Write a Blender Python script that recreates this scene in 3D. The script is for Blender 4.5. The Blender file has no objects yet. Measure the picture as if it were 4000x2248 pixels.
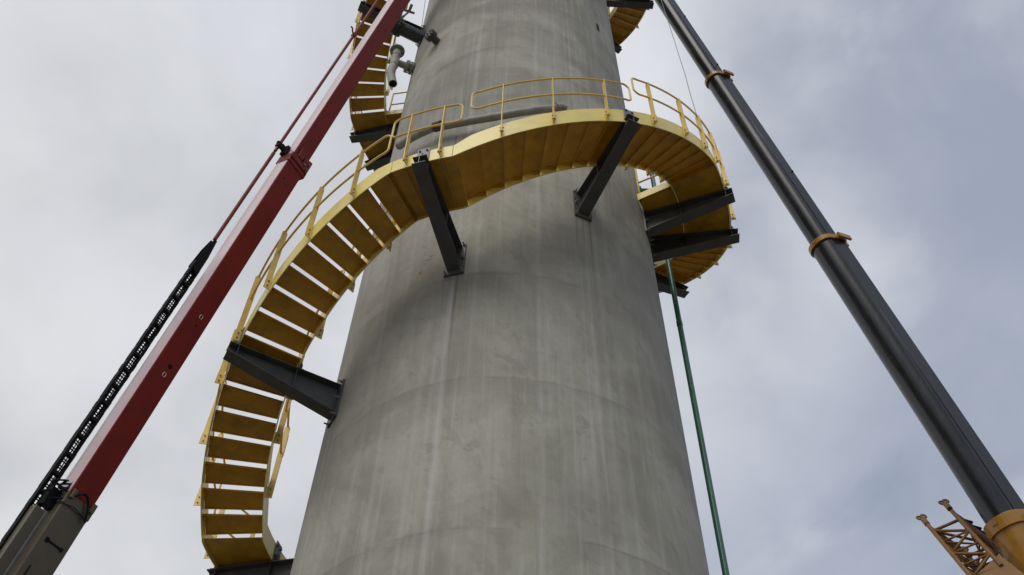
import bpy, math, random
from math import sin, cos, pi, radians as rad, sqrt, atan2, degrees
from mathutils import Vector as V, Matrix
random.seed(7)
S = bpy.context.scene
COL = S.collection

# ------------------------------------------------------------------ camera
CAM = V((0, -10.25624, 0))
RX = V((0.999556335, -0.024756642, 0.016560233))
UY = V((-0.029683824, -0.782262598, 0.622241189))
FW = V((0.002450151, 0.622456694, 0.782650408))
cd = bpy.data.cameras.new('camera'); cam = bpy.data.objects.new('camera', cd); COL.objects.link(cam)
m = Matrix((( RX.x, UY.x, -FW.x, CAM.x), (RX.y, UY.y, -FW.y, CAM.y), (RX.z, UY.z, -FW.z, CAM.z), (0, 0, 0, 1)))
cam.matrix_world = m
cd.sensor_width = 36.0; cd.lens = 36.0 * 3731.7 / 4000.0
cd.clip_end = 3000
S.camera = cam
S.view_settings.view_transform = 'Standard'; S.view_settings.look = 'None'
S.view_settings.exposure = 0.1; S.view_settings.gamma = 1.0

# ------------------------------------------------------------------ light
SUN_AZ = 248.0     # degrees counter-clockwise from +x: behind the camera, a little to its left
SUN_EL = 47.0
sd = V((cos(rad(SUN_AZ)) * cos(rad(SUN_EL)), sin(rad(SUN_AZ)) * cos(rad(SUN_EL)), sin(rad(SUN_EL))))
sl = bpy.data.lights.new('sun', 'SUN'); sun = bpy.data.objects.new('sun', sl); COL.objects.link(sun)
sl.energy = 0.85; sl.angle = rad(36); sl.color = (1.0, 0.96, 0.9)
sun.rotation_euler = (-sd).to_track_quat('-Z', 'Y').to_euler()

W = bpy.data.worlds.new('World'); S.world = W; W.use_nodes = True
nt = W.node_tree; N = nt.nodes; Lk = nt.links; N.clear()
def nd(tree, typ, **kw):
    n = tree.nodes.new(typ)
    for k, v in kw.items():
        if k.startswith('i_'):
            key = k[2:]
            n.inputs[int(key) if key.isdigit() else key].default_value = v
        else: setattr(n, k, v)
    return n
out = nd(nt, 'ShaderNodeOutputWorld'); bgs = nd(nt, 'ShaderNodeBackground'); bgs.inputs[1].default_value = 0.1
bgc = nd(nt, 'ShaderNodeBackground')
sky = nd(nt, 'ShaderNodeTexSky', sky_type='NISHITA', sun_disc=False, sun_elevation=rad(SUN_EL), sun_rotation=rad(90 - SUN_AZ), air_density=1.3, dust_density=2.0)
Lk.new(sky.outputs[0], bgs.inputs[0])
tc = nd(nt, 'ShaderNodeTexCoord')
def wdot(vec, a, b):
    """smooth 0..1 for the angle to a direction (cosine a -> 0, b -> 1)"""
    d = nd(nt, 'ShaderNodeVectorMath', operation='DOT_PRODUCT'); Lk.new(tc.outputs['Generated'], d.inputs[0]); d.inputs[1].default_value = V(vec).normalized()
    r = nd(nt, 'ShaderNodeMapRange', interpolation_type='SMOOTHSTEP'); Lk.new(d.outputs['Value'], r.inputs[0])
    r.inputs[1].default_value = a; r.inputs[2].default_value = b
    return r.outputs[0]
def wmix(fac, a, b):
    x = nd(nt, 'ShaderNodeMix', data_type='RGBA'); 
    if isinstance(fac, float): x.inputs[0].default_value = fac
    else: Lk.new(fac, x.inputs[0])
    for i, c in ((6, a), (7, b)):
        if isinstance(c, tuple): x.inputs[i].default_value = c + (1,)
        else: Lk.new(c, x.inputs[i])
    return x.outputs[2]
def wnoise(scale, detail, rough, lo, hi, off=(0, 0, 0), stretch=(1, 1, 1), dist=0.4):
    mp = nd(nt, 'ShaderNodeMapping'); Lk.new(tc.outputs['Generated'], mp.inputs[0]); mp.inputs[1].default_value = off; mp.inputs[3].default_value = stretch
    n = nd(nt, 'ShaderNodeTexNoise'); Lk.new(mp.outputs[0], n.inputs['Vector']); n.inputs['Scale'].default_value = scale
    n.inputs['Detail'].default_value = detail; n.inputs['Roughness'].default_value = rough; n.inputs['Distortion'].default_value = dist
    r = nd(nt, 'ShaderNodeMapRange', interpolation_type='SMOOTHSTEP'); Lk.new(n.outputs[0], r.inputs[0]); r.inputs[1].default_value = lo; r.inputs[2].default_value = hi
    return r.outputs[0]
CL_BRIGHT = (0.66, 0.67, 0.70); CL_MID = (0.43, 0.45, 0.49); CL_BLUE = (0.235, 0.28, 0.39)
side = wdot((-0.75, 0.35, 0.62), 0.30, 0.97)
base = wmix(side, (0.42, 0.46, 0.55), (0.76, 0.76, 0.775))
top = wdot((-0.02, 0.42, 0.91), 0.84, 0.995)
base = wmix(top, base, (0.74, 0.75, 0.79))
n1 = wnoise(3.0, 5, 0.5, 0.32, 0.68, (1.3, 0.4, 2.1), (1, 1, 1.2), 0.2)
dark = wmix(side, (0.33, 0.37, 0.46), (0.56, 0.57, 0.59))
c1 = wmix(n1, dark, base)
n2 = wnoise(5.5, 6, 0.55, 0.46, 0.8, (4.3, 1.4, 0.1), (1, 1, 1.6))
mul = nd(nt, 'ShaderNodeMath', operation='MULTIPLY'); Lk.new(n2, mul.inputs[0]); mul.inputs[1].default_value = 0.5
c2 = wmix(mul.outputs[0], c1, (0.70, 0.71, 0.75))
n3 = wnoise(3.6, 5, 0.55, 0.55, 0.78, (7.3, 3.4, 5.1))
bl = nd(nt, 'ShaderNodeMath', operation='SUBTRACT'); bl.inputs[0].default_value = 1.0; Lk.new(side, bl.inputs[1])
ml = nd(nt, 'ShaderNodeMath', operation='MULTIPLY'); Lk.new(n3, ml.inputs[0]); Lk.new(bl.outputs[0], ml.inputs[1])
c3 = wmix(ml.outputs[0], c2, CL_BLUE)
# bright veil of cloud round the hidden sun
glow = wdot(tuple(sd), 0.80, 1.0)
c4 = wmix(glow, c3, (1.25, 1.22, 1.18))
Lk.new(c4, bgc.inputs[0]); bgc.inputs[1].default_value = 1.0
ms = nd(nt, 'ShaderNodeMixShader'); ms.inputs[0].default_value = 0.92
Lk.new(bgs.outputs[0], ms.inputs[1]); Lk.new(bgc.outputs[0], ms.inputs[2]); Lk.new(ms.outputs[0], out.inputs[0])

# ------------------------------------------------------------------ materials
def mat(name, col, rough=0.5, metal=0.0, coat=0.0, coat_rough=0.15, var=0.12, vscale=6.0, dirt=None, dirt_amt=0.0, dirt_scale=3.0, bump=0.0, bscale=60.0, stretch=(1, 1, 1), coat_ior=1.5, spec=0.5, edge=(0.52, 0.72)):
    M = bpy.data.materials.new(name); M.use_nodes = True; t = M.node_tree; b = t.nodes['Principled BSDF']
    b.inputs['Roughness'].default_value = rough; b.inputs['Metallic'].default_value = metal
    b.inputs['Coat Weight'].default_value = coat; b.inputs['Coat Roughness'].default_value = coat_rough; b.inputs['Coat IOR'].default_value = coat_ior
    b.inputs['Specular IOR Level'].default_value = spec
    c = t.nodes.new('ShaderNodeTexCoord'); mp = t.nodes.new('ShaderNodeMapping'); t.links.new(c.outputs['Object'], mp.inputs[0]); mp.inputs[3].default_value = stretch
    n = t.nodes.new('ShaderNodeTexNoise'); t.links.new(mp.outputs[0], n.inputs['Vector']); n.inputs['Scale'].default_value = vscale; n.inputs['Detail'].default_value = 6; n.inputs['Roughness'].default_value = 0.6
    mr = t.nodes.new('ShaderNodeMapRange'); t.links.new(n.outputs[0], mr.inputs[0]); mr.inputs[1].default_value = 0.3; mr.inputs[2].default_value = 0.7
    mr.inputs[3].default_value = 1 - var; mr.inputs[4].default_value = 1 + var
    vm = t.nodes.new('ShaderNodeVectorMath'); vm.operation = 'SCALE'; vm.inputs[0].default_value = col; t.links.new(mr.outputs[0], vm.inputs['Scale'])
    last = vm.outputs[0]
    if dirt:
        n2 = t.nodes.new('ShaderNodeTexNoise'); t.links.new(mp.outputs[0], n2.inputs['Vector']); n2.inputs['Scale'].default_value = dirt_scale; n2.inputs['Detail'].default_value = 8; n2.inputs['Roughness'].default_value = 0.7
        r2 = t.nodes.new('ShaderNodeMapRange'); t.links.new(n2.outputs[0], r2.inputs[0]); r2.inputs[1].default_value = edge[0]; r2.inputs[2].default_value = edge[1]; r2.inputs[4].default_value = dirt_amt
        mx = t.nodes.new('ShaderNodeMix'); mx.data_type = 'RGBA'; t.links.new(r2.outputs[0], mx.inputs[0]); t.links.new(last, mx.inputs[6]); mx.inputs[7].default_value = tuple(dirt) + (1,)
        last = mx.outputs[2]
    t.links.new(last, b.inputs['Base Color'])
    rr = t.nodes.new('ShaderNodeMapRange'); t.links.new(n.outputs[0], rr.inputs[0]); rr.inputs[3].default_value = max(0.05, rough - 0.1); rr.inputs[4].default_value = min(1, rough + 0.12)
    t.links.new(rr.outputs[0], b.inputs['Roughness'])
    if bump:
        n4 = t.nodes.new('ShaderNodeTexNoise'); t.links.new(c.outputs['Object'], n4.inputs['Vector']); n4.inputs['Scale'].default_value = bscale; n4.inputs['Detail'].default_value = 4
        bp = t.nodes.new('ShaderNodeBump'); bp.inputs['Strength'].default_value = bump; bp.inputs['Distance'].default_value = 0.01
        t.links.new(n4.outputs[0], bp.inputs['Height']); t.links.new(bp.outputs[0], b.inputs['Normal'])
    return M
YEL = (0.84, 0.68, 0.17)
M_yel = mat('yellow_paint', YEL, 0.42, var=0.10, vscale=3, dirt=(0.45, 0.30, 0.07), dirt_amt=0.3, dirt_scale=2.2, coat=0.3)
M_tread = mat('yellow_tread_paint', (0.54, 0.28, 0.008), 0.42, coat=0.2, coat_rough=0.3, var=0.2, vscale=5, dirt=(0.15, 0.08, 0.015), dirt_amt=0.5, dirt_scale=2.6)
M_rail = mat('yellow_rail_paint', (0.76, 0.55, 0.14), 0.4, var=0.1, vscale=8, dirt=(0.35, 0.16, 0.03), dirt_amt=0.3)
M_steel = mat('dark_grey_primed_steel', (0.072, 0.074, 0.074), 0.42, var=0.2, vscale=5, dirt=(0.16, 0.13, 0.11), dirt_amt=0.35, dirt_scale=3)
M_galv = mat('galvanised_steel', (0.20, 0.21, 0.22), 0.5, metal=0.2, var=0.2, vscale=30)
M_bolt = mat('bolt_steel', (0.25, 0.22, 0.19), 0.45, metal=0.7, var=0.3, vscale=40)
M_red = mat('red_crane_paint', (0.22, 0.017, 0.011), 0.5, var=0.16, vscale=2.0, spec=0.2, dirt=(0.10, 0.02, 0.015), dirt_amt=0.5, dirt_scale=1.6)
M_redside = mat('red_paint_with_sky_glare', (0.84, 0.64, 0.66), 0.4, var=0.05, vscale=2.0, coat=0.8, coat_rough=0.2, coat_ior=1.6, dirt=(0.66, 0.44, 0.46), dirt_amt=0.5, dirt_scale=1.2)  # glossy sky glare on the red boom's left face, put into the base colour
M_redpart = mat('red_collar_paint', (0.20, 0.022, 0.014), 0.5, var=0.2, vscale=6, spec=0.3, dirt=(0.06, 0.02, 0.02), dirt_amt=0.6)
M_olive = mat('beige_boom_paint', (0.105, 0.086, 0.048), 0.45, var=0.12, vscale=3, coat=0.3, dirt=(0.07, 0.06, 0.04), dirt_amt=0.7, dirt_scale=2.5)
M_black = mat('black_rubber', (0.010, 0.010, 0.011), 0.7, var=0.3, vscale=20, spec=0.2)
M_grey = mat('grey_boom_paint', (0.019, 0.020, 0.023), 0.22, var=0.35, vscale=7, dirt=(0.06, 0.062, 0.068), dirt_amt=0.7, dirt_scale=9, stretch=(1, 1, 0.12), edge=(0.55, 0.75))
M_org = mat('orange_crane_paint', (0.40, 0.185, 0.010), 0.42, var=0.12, vscale=4, coat=0.4, dirt=(0.25, 0.10, 0.02), dirt_amt=0.6, dirt_scale=2.4)
M_orgd = mat('weathered_orange_paint', (0.22, 0.10, 0.016), 0.55, var=0.2, vscale=6, dirt=(0.12, 0.05, 0.03), dirt_amt=0.8, dirt_scale=4)
M_green = mat('green_pipe_paint', (0.025, 0.16, 0.095), 0.4, var=0.2, vscale=3, dirt=(0.06, 0.09, 0.07), dirt_amt=0.5, dirt_scale=4, coat=0.3)
M_pipe = mat('grey_green_pipe', (0.32, 0.325, 0.285), 0.6, var=0.2, vscale=6, dirt=(0.08, 0.07, 0.055), dirt_amt=0.7, dirt_scale=5, bump=0.3, bscale=25)
M_rust = mat('rusty_joint', (0.10, 0.07, 0.055), 0.7, var=0.4, vscale=14)
M_dkpipe = mat('dark_green_black_pipe', (0.03, 0.036, 0.035), 0.3, var=0.25, vscale=8, coat=0.4)
M_redmark = mat('red_marking_paint', (0.5, 0.06, 0.04), 0.7, var=0.3, vscale=60)
M_white = mat('off_white_paint', (0.6, 0.56, 0.45), 0.5, var=0.2, vscale=60)
M_wire = mat('wire_rope', (0.18, 0.17, 0.17), 0.5, metal=0.5, var=0.2)
M_ground = mat('compacted_gravel', (0.13, 0.118, 0.095), 0.9, var=0.3, vscale=0.8, dirt=(0.07, 0.065, 0.055), dirt_amt=0.8, dirt_scale=0.15, bump=0.6, bscale=9)

# concrete: streaks and lift lines laid out on the shell's own height and bearing (UV: u = bearing in degrees / 360, v = height in metres)
def concrete():
    M = bpy.data.materials.new('weathered_concrete'); M.use_nodes = True; t = M.node_tree; b = t.nodes['Principled BSDF']; L = t.links.new
    uv = t.nodes.new('ShaderNodeUVMap'); sp = t.nodes.new('ShaderNodeSeparateXYZ'); L(uv.outputs[0], sp.inputs[0])
    tcn = t.nodes.new('ShaderNodeTexCoord')
    def mth(op, a, bb=None, c=None):
        n = t.nodes.new('ShaderNodeMath'); n.operation = op
        for i, x in enumerate((a, bb, c)):
            if x is None: continue
            if isinstance(x, (int, float)): n.inputs[i].default_value = x
            else: L(x, n.inputs[i])
        return n.outputs[0]
    def comb(x, y, z=0.0):
        n = t.nodes.new('ShaderNodeCombineXYZ')
        for i, q in enumerate((x, y, z)):
            if isinstance(q, (int, float)): n.inputs[i].default_value = q
            else: L(q, n.inputs[i])
        return n.outputs[0]
    def noise(vec, scale, det=6, rough=0.55, dist=0.0):
        n = t.nodes.new('ShaderNodeTexNoise'); L(vec, n.inputs['Vector']); n.inputs['Scale'].default_value = scale
        n.inputs['Detail'].default_value = det; n.inputs['Roughness'].default_value = rough; n.inputs['Distortion'].default_value = dist
        return n.outputs[0]
    def rng(x, a, bb, c=0.0, d=1.0, smooth=True):
        n = t.nodes.new('ShaderNodeMapRange'); n.interpolation_type = 'SMOOTHSTEP' if smooth else 'LINEAR'
        L(x, n.inputs[0])
        for i, q in enumerate((a, bb, c, d)): n.inputs[i + 1].default_value = q
        return n.outputs[0]
    def mix(fac, a, bb):
        n = t.nodes.new('ShaderNodeMix'); n.data_type = 'RGBA'; L(fac, n.inputs[0])
        for i, q in ((6, a), (7, bb)):
            if isinstance(q, tuple): n.inputs[i].default_value = q + (1,)
            else: L(q, n.inputs[i])
        return n.outputs[2]
    u, v = sp.outputs[0], sp.outputs[1]
    ang = mth('MULTIPLY', u, 360.0)
    obj = tcn.outputs['Object']
    blot = noise(obj, 0.7, 7, 0.6, 0.6)
    fine = noise(obj, 9.0, 6, 0.65)
    col = mix(rng(blot, 0.33, 0.68), (0.270, 0.262, 0.205), (0.435, 0.425, 0.350))
    col = mix(rng(fine, 0.35, 0.7, 0, 0.22), col, (0.26, 0.25, 0.225))
    # fine vertical runs
    st = noise(comb(mth('MULTIPLY', u, 44.0), mth('MULTIPLY', v, 0.16), mth('MULTIPLY', blot, 1.2)), 1.0, 8, 0.68)
    col = mix(rng(st, 0.52, 0.72, 0, 0.22), col, (0.50, 0.49, 0.465))
    st2 = noise(comb(mth('MULTIPLY', u, 30.0), mth('MULTIPLY', v, 0.16), 5.0), 1.0, 6, 0.7)
    col = mix(rng(st2, 0.48, 0.72, 0, 0.50), col, (0.215, 0.20, 0.175))
    # brush-like diagonal smears
    dg = noise(comb(mth('ADD', mth('MULTIPLY', u, 26.0), mth('MULTIPLY', v, 0.55)), mth('MULTIPLY', v, 0.5), 9.0), 1.0, 5, 0.7, 0.5)
    col = mix(rng(dg, 0.50, 0.74, 0, 0.45), col, (0.20, 0.19, 0.168))
    fv = noise(comb(mth('MULTIPLY', u, 150.0), mth('MULTIPLY', v, 0.30), 2.0), 1.0, 8, 0.72)
    col = mix(rng(fv, 0.50, 0.70, 0, 0.34), col, (0.52, 0.51, 0.475))
    fv2 = noise(comb(mth('MULTIPLY', u, 110.0), mth('MULTIPLY', v, 0.24), 12.0), 1.0, 8, 0.72)
    col = mix(rng(fv2, 0.52, 0.72, 0, 0.34), col, (0.20, 0.19, 0.165))
    grit = noise(obj, 30.0, 8, 0.75)
    col = mix(rng(grit, 0.50, 0.72, 0, 0.30), col, (0.20, 0.19, 0.165))
    scf = noise(comb(mth('ADD', mth('MULTIPLY', u, 50.0), mth('MULTIPLY', v, 1.4)), mth('MULTIPLY', v, 2.2), 4.0), 1.0, 7, 0.75, 0.3)
    col = mix(rng(scf, 0.54, 0.64, 0, 0.45), col, (0.23, 0.22, 0.19))
    # rust and dirt weeping from the bracket feet
    for a0, z0, ln in ((249.6, 10.05, 1.6), (253.6, 10.05, 2.6), (292.4, 11.7, 1.5), (297.4, 11.7, 2.4), (295.0, 11.7, 1.2), (205.5, 8.45, 1.2), (210.5, 8.45, 2.0), (227.0, 18.7, 0.6), (336.0, 13.2, 2.5), (341.0, 13.2, 3.0), (247.0, 14.0, 1.1), (270.0, 14.0, 0.9)):
        d = mth('ABSOLUTE', mth('SUBTRACT', mth('ADD', ang, mth('MULTIPLY', mth('SUBTRACT', noise(comb(a0, mth('MULTIPLY', v, 1.3)), 1.0, 4), 0.5), 0.9)), a0))
        f = mth('MULTIPLY', rng(d, 0.0, 0.75, 0.75, 0.0), mth('MULTIPLY', rng(v, z0 - ln, z0, 0.0, 1.0), mth('LESS_THAN', v, z0 + 0.05)))
        col = mix(f, col, (0.13, 0.10, 0.08))
    # single pale runs of lime
    wob = mth('MULTIPLY', mth('SUBTRACT', noise(comb(1.0, mth('MULTIPLY', v, 0.25)), 1.0, 4), 0.5), 1.6)
    for a0, w, s in ((252.6, 0.55, 0.75), (249.6, 0.35, 0.4), (246.5, 0.8, 0.28), (259.5, 0.4, 0.3), (278.8, 0.5, 0.5), (295.3, 0.35, 0.55), (292.6, 0.3, 0.4), (299.0, 0.6, 0.35), (303.5, 0.5, 0.35), (311.0, 0.6, 0.3), (236.0, 0.6, 0.3), (287.5, 0.25, 0.3), (266.0, 0.25, 0.25), (228.0, 0.4, 0.25)):
        d = mth('ABSOLUTE', mth('SUBTRACT', mth('ADD', ang, wob), a0))
        f = rng(d, 0.0, w * 2.6, s * 0.62, 0.0)
        br = rng(noise(comb(a0, mth('MULTIPLY', v, 0.45), mth('MULTIPLY', ang, 0.6)), 1.0, 5, 0.7), 0.33, 0.6, 0.15, 1.0)
        col = mix(mth('MULTIPLY', f, br), col, (0.56, 0.55, 0.53))
    # lift lines of the slipform, dark, broken and a little wavy
    wv = mth('MULTIPLY', mth('SUBTRACT', noise(comb(mth('MULTIPLY', u, 9.0), 0.0), 1.0, 5), 0.5), 0.36)
    for z0, w, s in ((5.85, 0.05, 0.55), (8.0, 0.06, 0.6), (10.0, 0.10, 0.55), (12.4, 0.06, 0.4), (15.2, 0.06, 0.35), (16.3, 0.05, 0.3), (17.25, 0.05, 0.65), (18.2, 0.07, 0.45), (19.55, 0.08, 0.5), (21.0, 0.1, 0.45)):
        d = mth('SUBTRACT', mth('ADD', v, wv), z0)
        up = rng(d, 0.0, w, s, 0.0); dn = rng(d, -w * 6.0, 0.0, 0.0, s * 0.55)
        lf = mth('MINIMUM', up, 1.0); below = mth('LESS_THAN', d, 0.0)
        f = mth('ADD', mth('MULTIPLY', mth('SUBTRACT', 1.0, below), lf), mth('MULTIPLY', below, dn))
        br = rng(noise(comb(mth('MULTIPLY', u, 16.0), z0), 1.0, 6, 0.7), 0.38, 0.62, 0.08, 1.0)
        col = mix(mth('MULTIPLY', f, br), col, (0.13, 0.125, 0.112))
    # big soft grime clouds
    g = noise(comb(mth('MULTIPLY', u, 6.0), mth('MULTIPLY', v, 0.22), 3.0), 1.0, 5, 0.6, 0.8)
    col = mix(rng(g, 0.46, 0.66, 0, 0.42), col, (0.19, 0.178, 0.155))
    # a faint pinkish stain cast in places
    pk = noise(obj, 1.7, 4, 0.5)
    col = mix(rng(pk, 0.5, 0.75, 0, 0.25), col, (0.36, 0.315, 0.30))
    L(col, b.inputs['Base Color']); b.inputs['Roughness'].default_value = 0.72
    b.inputs['Specular IOR Level'].default_value = 0.35
    bp = t.nodes.new('ShaderNodeBump'); bp.inputs['Strength'].default_value = 0.35; bp.inputs['Distance'].default_value = 0.012
    hsum = mth('ADD', mth('MULTIPLY', noise(obj, 22.0, 6, 0.65), 0.5), mth('MULTIPLY', noise(comb(mth('MULTIPLY', u, 40.0), mth('MULTIPLY', v, 0.9)), 1.0, 5), 2.2))
    L(hsum, bp.inputs['Height']); L(bp.outputs[0], b.inputs['Normal'])
    return M
M_conc = concrete()

# ------------------------------------------------------------------ mesh helpers
class MB:
    def __init__(s): s.v = []; s.f = []; s.sm = []
    def add(s, vs, fs, smooth=False):
        o = len(s.v); s.v += [tuple(x) for x in vs]; s.f += [tuple(i + o for i in f) for f in fs]; s.sm += [smooth] * len(fs)
    def frame_box(s, c, X, Y, Z):   # centre, half-vectors
        c = V(c); vs = [c + sx * X + sy * Y + sz * Z for sx in (-1, 1) for sy in (-1, 1) for sz in (-1, 1)]
        s.add(vs, [(0, 1, 3, 2), (4, 6, 7, 5), (0, 4, 5, 1), (2, 3, 7, 6), (0, 2, 6, 4), (1, 5, 7, 3)])
    def prism(s, pts, d):           # planar outline extruded by vector d
        n = len(pts); vs = [V(p) for p in pts] + [V(p) + d for p in pts]
        s.add(vs, [tuple(range(n - 1, -1, -1)), tuple(range(n, 2 * n))] + [(i, (i + 1) % n, (i + 1) % n + n, i + n) for i in range(n)])
    def tube(s, pts, r, n=10, closed=False, cap=True, r2=None):
        pts = [V(p) for p in pts]; k = len(pts); rings = []
        up = None
        for i, p in enumerate(pts):
            if closed: t = pts[(i + 1) % k] - pts[i - 1]
            else: t = pts[min(i + 1, k - 1)] - pts[max(i - 1, 0)]
            t = t.normalized()
            if up is None: up = t.orthogonal().normalized()
            else: up = (up - t * up.dot(t)).normalized()
            b = t.cross(up); rr = r if not callable(r) else r(i / (k - 1))
            rings.append([p + (up * cos(2 * pi * j / n) + b * sin(2 * pi * j / n)) * rr for j in range(n)])
        vs = [q for R_ in rings for q in R_]; fs = []
        for i in range(k if closed else k - 1):
            a = i * n; c = ((i + 1) % k) * n
            if closed and i == k - 1:   # match twist
                best = min(range(n), key=lambda o: (rings[0][o] - rings[-1][0]).length)
                fs += [(a + j, a + (j + 1) % n, c + (j + 1 + best) % n, c + (j + best) % n) for j in range(n)]
            else: fs += [(a + j, a + (j + 1) % n, c + (j + 1) % n, c + j) for j in range(n)]
        s.add(vs, fs, True)
        if cap and not closed:
            o = len(s.v) - len(vs)
            s.f += [tuple(o + j for j in range(n - 1, -1, -1)), tuple(o + (k - 1) * n + j for j in range(n))]; s.sm += [False, False]
    def cyl(s, a, b, r, n=16): s.tube([a, b], r, n)
    def ring(s, a, b, ro, ri, n=24):   # hollow pipe from a to b
        a, b = V(a), V(b); t = (b - a).normalized(); u = t.orthogonal().normalized(); w = t.cross(u); vs = []
        for p, r in ((a, ro), (b, ro), (b, ri), (a, ri)):
            vs += [p + (u * cos(2 * pi * j / n) + w * sin(2 * pi * j / n)) * r for j in range(n)]
        fs = []
        for q in range(4):
            c = ((q + 1) % 4) * n; fs += [(q * n + j, q * n + (j + 1) % n, c + (j + 1) % n, c + j) for j in range(n)]
        s.add(vs, fs, False)
    def sphere(s, c, r, n=10):
        c = V(c); vs = [c + V((0, 0, r))]; 
        for i in range(1, n):
            for j in range(2 * n):
                a = pi * i / n; q = pi * j / n; vs.append(c + V((sin(a) * cos(q), sin(a) * sin(q), cos(a))) * r)
        vs.append(c - V((0, 0, r))); m2 = 2 * n; fs = [(0, 1 + j, 1 + (j + 1) % m2) for j in range(m2)]
        for i in range(n - 2):
            fs += [(1 + i * m2 + j, 1 + (i + 1) * m2 + j, 1 + (i + 1) * m2 + (j + 1) % m2, 1 + i * m2 + (j + 1) % m2) for j in range(m2)]
        l = len(vs) - 1; fs += [(l, 1 + (n - 2) * m2 + (j + 1) % m2, 1 + (n - 2) * m2 + j) for j in range(m2)]
        s.add(vs, fs, True)
    def build(s, name, material, parent=None, bevel=0.0, origin=None):
        import bmesh
        me = bpy.data.meshes.new(name); vs = s.v
        off = V((0, 0, 0))
        if parent is not None: off = parent.get('_o') and V(parent['_o']) or V((0, 0, 0))
        o0 = V(origin) if origin is not None else off
        me.from_pydata([tuple(V(q) - o0) for q in vs], [], s.f); me.validate()
        if len(me.polygons) == len(s.sm): me.polygons.foreach_set('use_smooth', s.sm)
        bm = bmesh.new(); bm.from_mesh(me); bmesh.ops.recalc_face_normals(bm, faces=bm.faces)
        for e in bm.edges:
            if len(e.link_faces) == 2 and e.calc_face_angle(0) > rad(38): e.smooth = False
        bm.to_mesh(me); bm.free()
        for mt in (material if isinstance(material, (list, tuple)) else [material]): me.materials.append(mt)
        o = bpy.data.objects.new(name, me); COL.objects.link(o)
        if parent is not None:
            o.parent = parent
        o['_o'] = list(o0)
        if origin is not None: o.location = o0
        if bevel:
            bv = o.modifiers.new('bevel', 'BEVEL'); bv.width = bevel; bv.segments = 2; bv.limit_method = 'ANGLE'
        return o
def empty(name, loc, label, cat, group=None):
    o = bpy.data.objects.new(name, None); COL.objects.link(o); o.location = loc; o.empty_display_size = 0.2
    o['label'] = label; o['category'] = cat; o['_o'] = list(loc)
    if group: o['group'] = group
    return o
def tag(o, label, cat, group=None):
    o['label'] = label; o['category'] = cat
    if group: o['group'] = group
    return o
def clean():
    for o in bpy.data.objects:
        if '_o' in o: del o['_o']

# ------------------------------------------------------------------ ground
HG = -1.62
g = MB(); g.add([(-400, -400, HG), (400, -400, HG), (400, 400, HG), (-400, 400, HG)], [(0, 1, 2, 3)])
go = g.build('ground', M_ground); go['kind'] = 'structure'

# ------------------------------------------------------------------ tower
R0, KT = 2.6016, 0.0089735
def Rz(z): return R0 - KT * z
def P(r, a, z): return V((r * cos(rad(a)), r * sin(rad(a)), z))
tower = empty('concrete_tower', (0, 0, HG), 'tall tapering round grey concrete tower streaked with pale runs and dark lift lines', 'tower')
me = bpy.data.meshes.new('shell'); nu = 180; zs = [HG + i * 1.0 for i in range(46)]
vs = []; fs = []; uvs = []
for z in zs: vs += [tuple(P(Rz(z), 360 * j / nu, z - HG)) for j in range(nu)]
for i in range(len(zs) - 1):
    for j in range(nu):
        fs.append((i * nu + j, i * nu + (j + 1) % nu, (i + 1) * nu + (j + 1) % nu, (i + 1) * nu + j))
        uvs += [(j / nu, zs[i]), ((j + 1) / nu, zs[i]), ((j + 1) / nu, zs[i + 1]), (j / nu, zs[i + 1])]
top = (len(zs) - 1) * nu
fs.append(tuple(top + j for j in range(nu))); uvs += [(0, zs[-1])] * nu
me.from_pydata(vs, [], fs); ul = me.uv_layers.new(name='UVMap')
for i, q in enumerate(uvs): ul.data[i].uv = q
me.polygons.foreach_set('use_smooth', [len(f) == 4 for f in fs]); me.materials.append(M_conc)
sh = bpy.data.objects.new('shell', me); COL.objects.link(sh); sh.parent = tower
# dark open slot and red spray marks on the shell
s_ = MB(); a0, z0 = 317.1, 20.15; n_ = P(1, a0, 0); t_ = P(1, a0 + 90, 0)
s_.frame_box(P(Rz(z0) + 0.002, a0, z0), n_ * 0.012, t_ * 0.035, V((0, 0, 0.16)))
s_.build('slot', M_black, tower)
for a, z, w, h in ((240.3, 10.42, 0.03, 0.035), (241.6, 10.58, 0.012, 0.012), (242.6, 10.66, 0.05, 0.006), (243.8, 10.72, 0.03, 0.006), (262, 10.6, 0.01, 0.02)):
    n_ = P(1, a, 0); t_ = P(1, a + 90, 0); c = P(Rz(z) + 0.004, a, z)
    s_ = MB(); s_.prism([c - t_ * w, c + t_ * w * 0.4 - V((0, 0, h)), c + t_ * w + V((0, 0, h * 1.2)), c + t_ * w * 0.1 + V((0, 0, h * 0.2))], n_ * 0.002); s_.build('red_mark', M_redmark, tower)

# ------------------------------------------------------------------ staircase
GI, WD, LB = 0.6375, 0.80, 1.56
PR = [(150, 7.717), (175.07, 7.717), (245.8, 10.69), (258.6, 10.72), (329.6, 13.85), (353.5, 13.85), (418, 16.72), (440, 16.72), (513, 19.82), (531, 19.82), (606, 23.1), (618, 23.1), (690, 26.35), (714, 26.45), (770, 28.2)]
def zb(a):
    for (a1, z1), (a2, z2) in zip(PR, PR[1:]):
        if a <= a2: return z1 + (z2 - z1) * (a - a1) / (a2 - a1)
    return PR[-1][1]
def hs(a):     # stringer depth: shallower along the landings
    h = 0.355
    for l0, l1 in LAND:
        if l0 - 3 < a < l1 + 3:
            f = 1.0
            if a < l0: f = (a - l0 + 3) / 3
            if a > l1: f = (l1 + 3 - a) / 3
            h = min(h, 0.355 - 0.085 * f)
    return h
LAND = [(150, 175.07), (245.8, 258.6), (329.6, 353.5), (418, 440), (513, 531), (606, 618), (690, 714)]
def ri(a): return Rz(zb(a)) + GI
def ro(a): return Rz(zb(a)) + GI + WD
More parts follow.
